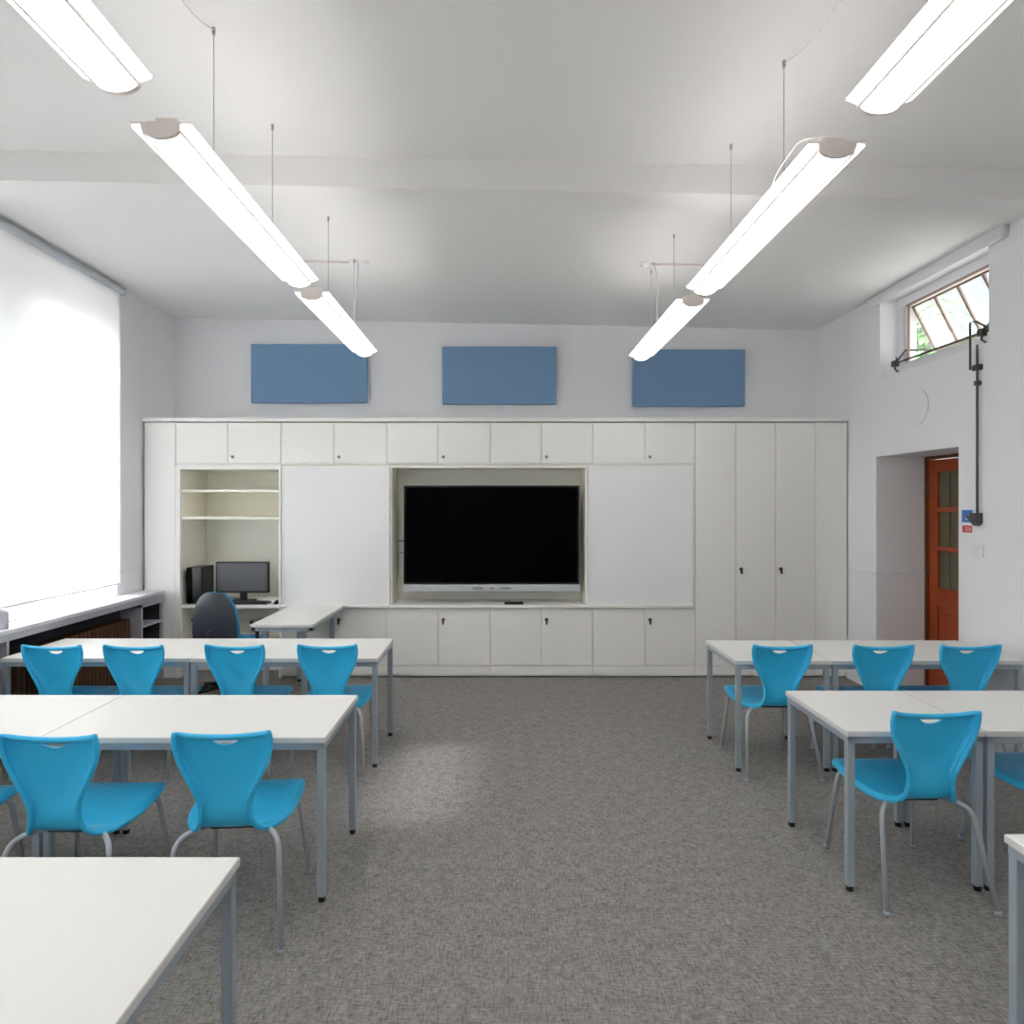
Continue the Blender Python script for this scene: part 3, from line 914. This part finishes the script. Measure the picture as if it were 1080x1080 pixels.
ch = make_chair('bright blue plastic chair at the middle right row square table, nearest the aisle')
mv(ch, 1.80, 2.90, 0, math.radians(0))
R = math.radians
for x, y, rz, lb in (
    (2.52, 2.98, 1, 'bright blue plastic chair cut off by the right edge, middle right row'),
    (1.715, 4.175, 0, 'bright blue plastic chair at the back right row, nearest the aisle'),
    (2.335, 4.17, -1, 'bright blue plastic chair at the back right row, middle of three'),
    (2.865, 4.17, 0, 'bright blue plastic chair at the back right row, nearest the right wall'),
    (-1.075, 2.66, 4, 'bright blue plastic chair at the middle left row, nearest the aisle'),
    (-1.695, 2.63, 0, 'bright blue plastic chair at the middle left row, second from the aisle'),
    (-2.325, 2.60, 0, 'blue plastic chair at the middle left row, just its seat showing at the left edge'),
    (-1.078, 4.18, 1, 'bright blue plastic chair at the back left row, nearest the aisle'),
    (-1.635, 4.17, -1, 'blue plastic chair at the back left row, second from the aisle, before the office chair'),
    (-2.255, 4.165, 0, 'bright blue plastic chair at the back left row, third from the aisle'),
    (-2.755, 4.165, 0, 'bright blue plastic chair at the back left row, nearest the window'),
):
    dup(ch, (x, y, 0), R(rz), lb)

# office chair
t = thing('office_chair', 'dark-backed swivel office chair with blue cushions at the computer alcove', 'chair', (-2.40, 5.62, 0), rz=R(-12))
def backshell(depth, zc=0.0, sc=1.0):
    bm = bmesh.new()
    prof = [(0.45, 0.19), (0.50, 0.212), (0.58, 0.222), (0.68, 0.218), (0.78, 0.200), (0.86, 0.168), (0.915, 0.118), (0.942, 0.06)]
    NU = 16; rows = []
    for (z, w) in prof:
        rows.append([bm.verts.new((u * w * sc, depth - 0.03 * (z - 0.5) - 0.05 * (1 - u * u) * (1 if z < .9 else .8) + (0.0), (z - 0.7) * sc + 0.7))
                     for u in (-1 + 2 * k / NU for k in range(NU + 1))])
    for i in range(len(rows) - 1):
        for k in range(NU):
            bm.faces.new((rows[i][k], rows[i][k + 1], rows[i + 1][k + 1], rows[i + 1][k]))
    return bm
def solid(bm, th):
    bmesh.ops.recalc_face_normals(bm, faces=bm.faces[:])
    bmesh.ops.solidify(bm, geom=bm.faces[:], thickness=th)
    return bm
b1 = part('back_shell', solid(backshell(-0.17), 0.018), m_dark, t, True)
b1.modifiers.new('sub', 'SUBSURF').levels = 1; b1.modifiers['sub'].render_levels = 2
b2 = part('back_cushion', solid(backshell(-0.142, sc=1.01), 0.028), m_bluef, t, True)
b2.modifiers.new('sub', 'SUBSURF').levels = 1; b2.modifiers['sub'].render_levels = 2
part('seat_cushion', B(-0.24, 0.24, -0.18, 0.26, 0.44, 0.50, 0.028, seg=4), m_bluef, t, True)
part('seat_pan', B(-0.22, 0.22, -0.17, 0.24, 0.42, 0.442, 0.01), m_black, t)
part('back_upright', T(fillet([(0, 0.0, 0.41), (0, -0.24, 0.41), (0, -0.235, 0.62)], 0.06), 0.018, 10), m_black, t, True)
part('gas_lift', T([(0, 0, 0.07), (0, 0, 0.42)], 0.025, 14), m_black, t, True)
bm = bmesh.new()
for k in range(5):
    a = 2 * math.pi * k / 5 + 0.3
    tube(bm, [(0, 0, 0.115), (0.31 * math.cos(a), 0.31 * math.sin(a), 0.075)], 0.026, 10, 0.014)
part('star_base', bm, m_black, t, True)
for k in range(5):
    a = 2 * math.pi * k / 5 + 0.3
    bm = bmesh.new(); c = (0.31 * math.cos(a), 0.31 * math.sin(a), 0.028)
    cyl(bm, c, (-math.sin(a), math.cos(a), 0), 0.027, 0.04, 14)
    tube(bm, [(c[0], c[1], 0.04), (c[0], c[1], 0.075)], 0.008, 8)
    part('castor', bm, m_black, t, True)
for sx_ in (-1, 1):
    bm = bmesh.new()
    tube(bm, fillet([(sx_ * 0.12, 0.02, 0.425), (sx_ * 0.285, 0.02, 0.425), (sx_ * 0.285, 0.0, 0.66)], 0.04), 0.016, 10)
    box(bm, sx_ * 0.285 - 0.035, sx_ * 0.285 + 0.035, -0.06, 0.13, 0.655, 0.685, 0.012)
    part('armrest', bm, m_black, t, True)

# ================================================================== ceiling lamps
def make_lamp(label):
    """origin at lamp centre, long axis along y; z=0 at the wing plane"""
    t = thing('linear_ceiling_lamp', label, 'ceiling lamp', group='suspended linear lamps')
    Lh = 0.765
    # lens trough
    out = [(-0.062, 0.0)] + [(0.062 * math.sin(a), -0.028 * math.cos(a)) for a in (math.pi / 2 * (k / 6 - 1) * 0.98 for k in range(0, 13))] + [(0.062, 0.0)]
    bm = bmesh.new(); prism(bm, out, 'y', -Lh + 0.012, Lh - 0.012)
    part('lens', bm, m_lens, t)
    for s in (-1, 1):
        bm = bmesh.new()
        prism(bm, [(s * 0.070, -0.004), (s * 0.105, 0.010), (s * 0.105, 0.016), (s * 0.070, 0.010)], 'y', -Lh + 0.006, Lh - 0.006)
        part('wing', bm, m_wing, t)
        part('trim_strip', B(s * 0.066 - 0.0045, s * 0.066 + 0.0045, -Lh + 0.009, Lh - 0.009, -0.012, 0.004), m_fixture, t)
        bm = bmesh.new()
        prism(bm, [(-0.068, 0.016)] + [(0.066 * math.sin(a), -0.034 * math.cos(a)) for a in (math.pi / 2 * (k / 6 - 1) for k in range(0, 13))] + [(0.068, 0.016)], 'y', s * Lh - 0.008, s * Lh + 0.008)
        box(bm, -0.106, 0.106, s * Lh - 0.006, s * Lh + 0.006, 0.0162, 0.0215)
        part('end_cap', bm, m_fixture, t)
        part('end_bracket', B(-0.035, 0.045, s * (Lh - 0.05) - 0.03, s * (Lh - 0.05) + 0.03, 0.02, 0.055, 0.006), m_fixture, t)
    part('gear_tray', B(-0.055, 0.055, -Lh + 0.01, Lh - 0.01, 0.014, 0.034), m_fixture, t)
    bm = bmesh.new()
    box(bm, -0.100, -0.058, -Lh + 0.03, Lh - 0.03, 0.017, 0.021); box(bm, 0.058, 0.100, -Lh + 0.03, Lh - 0.03, 0.017, 0.021)
    part('upper_glow_strip', bm, m_up, t)
    return t
LZ = 2.975
l0 = make_lamp('suspended white linear lamp, left row, middle one, hanging over the aisle chairs')
LX, RX = -1.178, 1.205
mv(l0, LX, 2.99, LZ)
lamps = [(LX, 2.99), (LX, 4.745), (LX, 1.215), (LX, -0.56), (RX, 3.09), (RX, 4.845), (RX, 1.305), (RX, -0.47)]
lbs = [None, 'suspended white linear lamp, left row, farthest, ending before the left blue panel',
       'suspended white linear lamp at the top left corner, cut off by the frame',
       'suspended white linear lamp, left row, behind the viewpoint',
       'suspended white linear lamp, right row, middle one',
       'suspended white linear lamp, right row, farthest, ending before the right blue panel',
       'suspended white linear lamp at the top right corner, cut off by the frame',
       'suspended white linear lamp, right row, behind the viewpoint']
LO = [l0]
for (x, y), lb in list(zip(lamps, lbs))[1:]:
    LO.append(dup(l0, (x, y, LZ - (0.012 if x > 0 else 0)), 0, lb))
WY = {0: (2.63, 3.30), 1: (4.36, 5.12), 2: (0.86, 1.56), 3: (-0.9, -0.2), 4: (2.76, 3.40), 5: (4.53, 5.22), 6: (0.95, 1.65), 7: (-0.8, -0.1)}
for k, lo in enumerate(LO):
    x = lo.location.x
    for y in WY[k]:
        zt = ceil_z(x) - (0.165 if 3.6 < y < 3.83 else 0)
        wpart = part('suspension_wire', T([(x, y, LZ + 0.02), (x, y, zt)], 0.0022, 6), m_wire, lo, world=True)
        bm = bmesh.new(); tube(bm, [(x, y, zt - 0.028), (x, y, zt)], 0.007, 10)
        bmesh.ops.translate(bm, verts=bm.verts[:], vec=-Vector(lo.location))
        link_mesh('ceiling_anchor', bm, m_wire, wpart)
# drop cords
def cord(lo, pts, r=0.005):
    part('power_cord', T(fillet(pts, 0.12), r, 8), m_wcord, lo, True, world=True)
cz = ceil_z
cord(LO[1], [(LX + 0.02, 5.16, cz(LX)), (LX + 0.03, 5.12, 3.45), (LX + 0.0, 5.10, 3.25), (LX + 0.02, 5.08, LZ + 0.04)])
cord(LO[5], [(RX - 0.02, 5.06, cz(RX)), (RX + 0.02, 5.03, 3.42), (RX - 0.01, 5.02, 3.22), (RX + 0.01, 5.00, LZ + 0.03)])
cord(LO[0], [(LX, 2.63, cz(LX) - 0.01), (LX - 0.01, 2.50, cz(LX) - 0.06), (LX - 0.06, 2.25, cz(LX) - 0.03), (LX - 0.08, 2.1, cz(LX))], 0.003)
cord(LO[4], [(RX, 2.76, cz(RX) - 0.01), (RX + 0.01, 2.6, cz(RX) - 0.07), (RX + 0.05, 2.4, cz(RX) - 0.03), (RX + 0.09, 2.25, cz(RX))], 0.003)
cord(LO[4], [(RX - 0.03, 2.36, LZ + 0.05), (RX - 0.09, 2.42, LZ + 0.075), (RX - 0.11, 2.6, LZ + 0.03), (RX - 0.06, 2.75, LZ + 0.02)], 0.002)
# ceiling roses with surface conduits
def rose(x, y, x2, label):
    z = cz(x)
    t = thing('ceiling_rose', label, 'ceiling rose', (x, y, z), group='ceiling roses with conduits')
    bm = bmesh.new(); tube(bm, [(x, y, z + 0.002), (x, y, z - 0.022), (x, y, z - 0.034)], 0.042, 20)
    for v in bm.verts:
        if v.co.z < z - 0.03: v.co.x = x + (v.co.x - x) * .6; v.co.y = y + (v.co.y - y) * .6
    part('rose_body', bm, m_trim, t, True, world=True)
    part('conduit', T([(x, y, z - 0.010), (x2, y, cz(x2) - 0.010)], 0.008, 8), m_fixture, t, True, world=True)
    xo = x + (0.1 if x2 < x else -0.02)
    part('conduit_end', B(xo - 0.02, xo + 0.02, y - 0.012, y + 0.012, cz(x) - 0.022, cz(x) - 0.0015, 0.004), m_fixture, t, world=True)
rose(-1.19, 5.16, -1.66, 'white ceiling rose with a thin conduit above the far left lamp')
rose(1.13, 5.08, 1.75, 'white ceiling rose with a thin conduit above the far right lamp')

# ================================================================== right wall things
t = thing('blind_cassette', 'white blind box above the high window on the right wall', 'blind', (XR, 5.1, 3.5))
part('cassette', B(XR - 0.036, XR - 0.001, 4.29, 5.88, 3.462, 3.540, 0.004), m_trim, t, world=True)
part('end_plate', B(XR - 0.038, XR - 0.0005, 4.265, 4.288, 3.458, 3.542, 0.003), m_edge, t, world=True)
part('rolled_fabric', T([(XR - 0.018, 4.3, 3.462), (XR - 0.018, 5.87, 3.462)], 0.012, 8), m_wall, t, world=True)

t = thing('window_winding_gear', 'dark iron rod gear that opens the high window, running down the wall by the door', 'window opener', (XR - 0.02, 4.52, 1.6))
RXx, RZ = 3.425, 2.908
part('crank_shaft', T([(RXx, 4.50, RZ), (RXx, 5.66, RZ)], 0.0085, 8), m_iron, t, True, world=True)
for (y, yy) in ((5.62, 5.54), (4.60, 4.66)):
    bm = bmesh.new()
    box(bm, RXx - 0.028, RXx + 0.022, y - 0.022, y + 0.022, RZ - 0.028, RZ + 0.024, 0.006)
    tube(bm, [(RXx - 0.02, y - 0.05, RZ + 0.035), (RXx + 0.02, y + 0.04, RZ - 0.04), (RXx + 0.02, y - 0.02, RZ - 0.085)], 0.008, 8)
    part('shaft_bracket', bm, m_iron, t, world=True)
    bm = bmesh.new()
    tube(bm, [(RXx, y, RZ), (3.50, y - 0.02, 3.02), (3.735, yy, 3.008)], 0.0085, 8)
    part('scissor_arm', bm, m_iron, t, world=True)
XW = XR - 0.022
part('vertical_rod', T([(XW, 4.52, 2.80), (XW, 4.52, 1.60)], 0.008, 10), m_iron, t, True, world=True)
bm = bmesh.new()
tube(bm, [(XW, 4.52, 2.64), (XW - 0.01, 4.575, 2.635), (XW - 0.01, 4.575, 2.97), (XW + 0.02, 4.56, 2.975), (RXx, 4.52, RZ)], 0.0075, 8)
part('linkage_loop', bm, m_iron, t, world=True)
bm = bmesh.new()
box(bm, XW - 0.02, XR - 0.001, 4.49, 4.55, 2.62, 2.66, 0.006); cyl(bm, (XW, 4.52, 2.53), (0, 0, 1), 0.02, 0.03, 12); box(bm, XW, XR - 0.001, 4.505, 4.535, 2.52, 2.54)
part('rod_guide', bm, m_iron, t, world=True)
bm = bmesh.new()
prism(bm, [(4.495, 1.62), (4.545, 1.62), (4.58, 1.585), (4.555, 1.565), (4.52, 1.53), (4.495, 1.55)], 'x', XW - 0.03, XR - 0.001)
part('gearbox', bm, m_iron, t, world=True)
bm = bmesh.new()
tube(bm, [(XW - 0.02, 4.53, 1.58), (XW - 0.055, 4.56, 1.60)], 0.008, 8)
part('crank_stub', bm, m_iron, t, world=True)

t = thing('safety_notice', 'small blue and red notice on the right wall beside the door', 'sign', (XR - 0.004, 4.64, 1.56))
part('backing', B(XR - 0.004, XR - 0.001, 4.580, 4.712, 1.468, 1.652), m_signw, t, world=True)
part('blue_block', B(XR - 0.0055, XR - 0.0035, 4.588, 4.695, 1.55, 1.64), m_signb, t, world=True)
part('red_block', B(XR - 0.0055, XR - 0.0035, 4.592, 4.690, 1.478, 1.528), m_signr, t, world=True)
bm = bmesh.new()
for z in (1.60, 1.585, 1.57, 1.508, 1.494):
    box(bm, XR - 0.0065, XR - 0.005, 4.60, 4.66, z, z + 0.004)
part('text_lines', bm, m_signw, t, world=True)
t = thing('light_switch', 'white square light switch on the right wall below the rod gear', 'switch', (XR - 0.006, 4.53, 1.35))
part('plate', B(XR - 0.012, XR - 0.001, 4.487, 4.573, 1.307, 1.393, 0.003), m_trim, t, world=True)
part('rocker', B(XR - 0.018, XR - 0.010, 4.518, 4.542, 1.33, 1.37, 0.002), m_signw, t, world=True)
bm = bmesh.new(); tube(bm, [(XR - 0.008, 5.21, 2.468), (XR - 0.0005, 5.21, 2.468)], 0.145, 40)
tag(link_mesh('blanking_disc', bm, m_wall), 'faint round white blanking disc on the right wall above the doorway', 'disc')
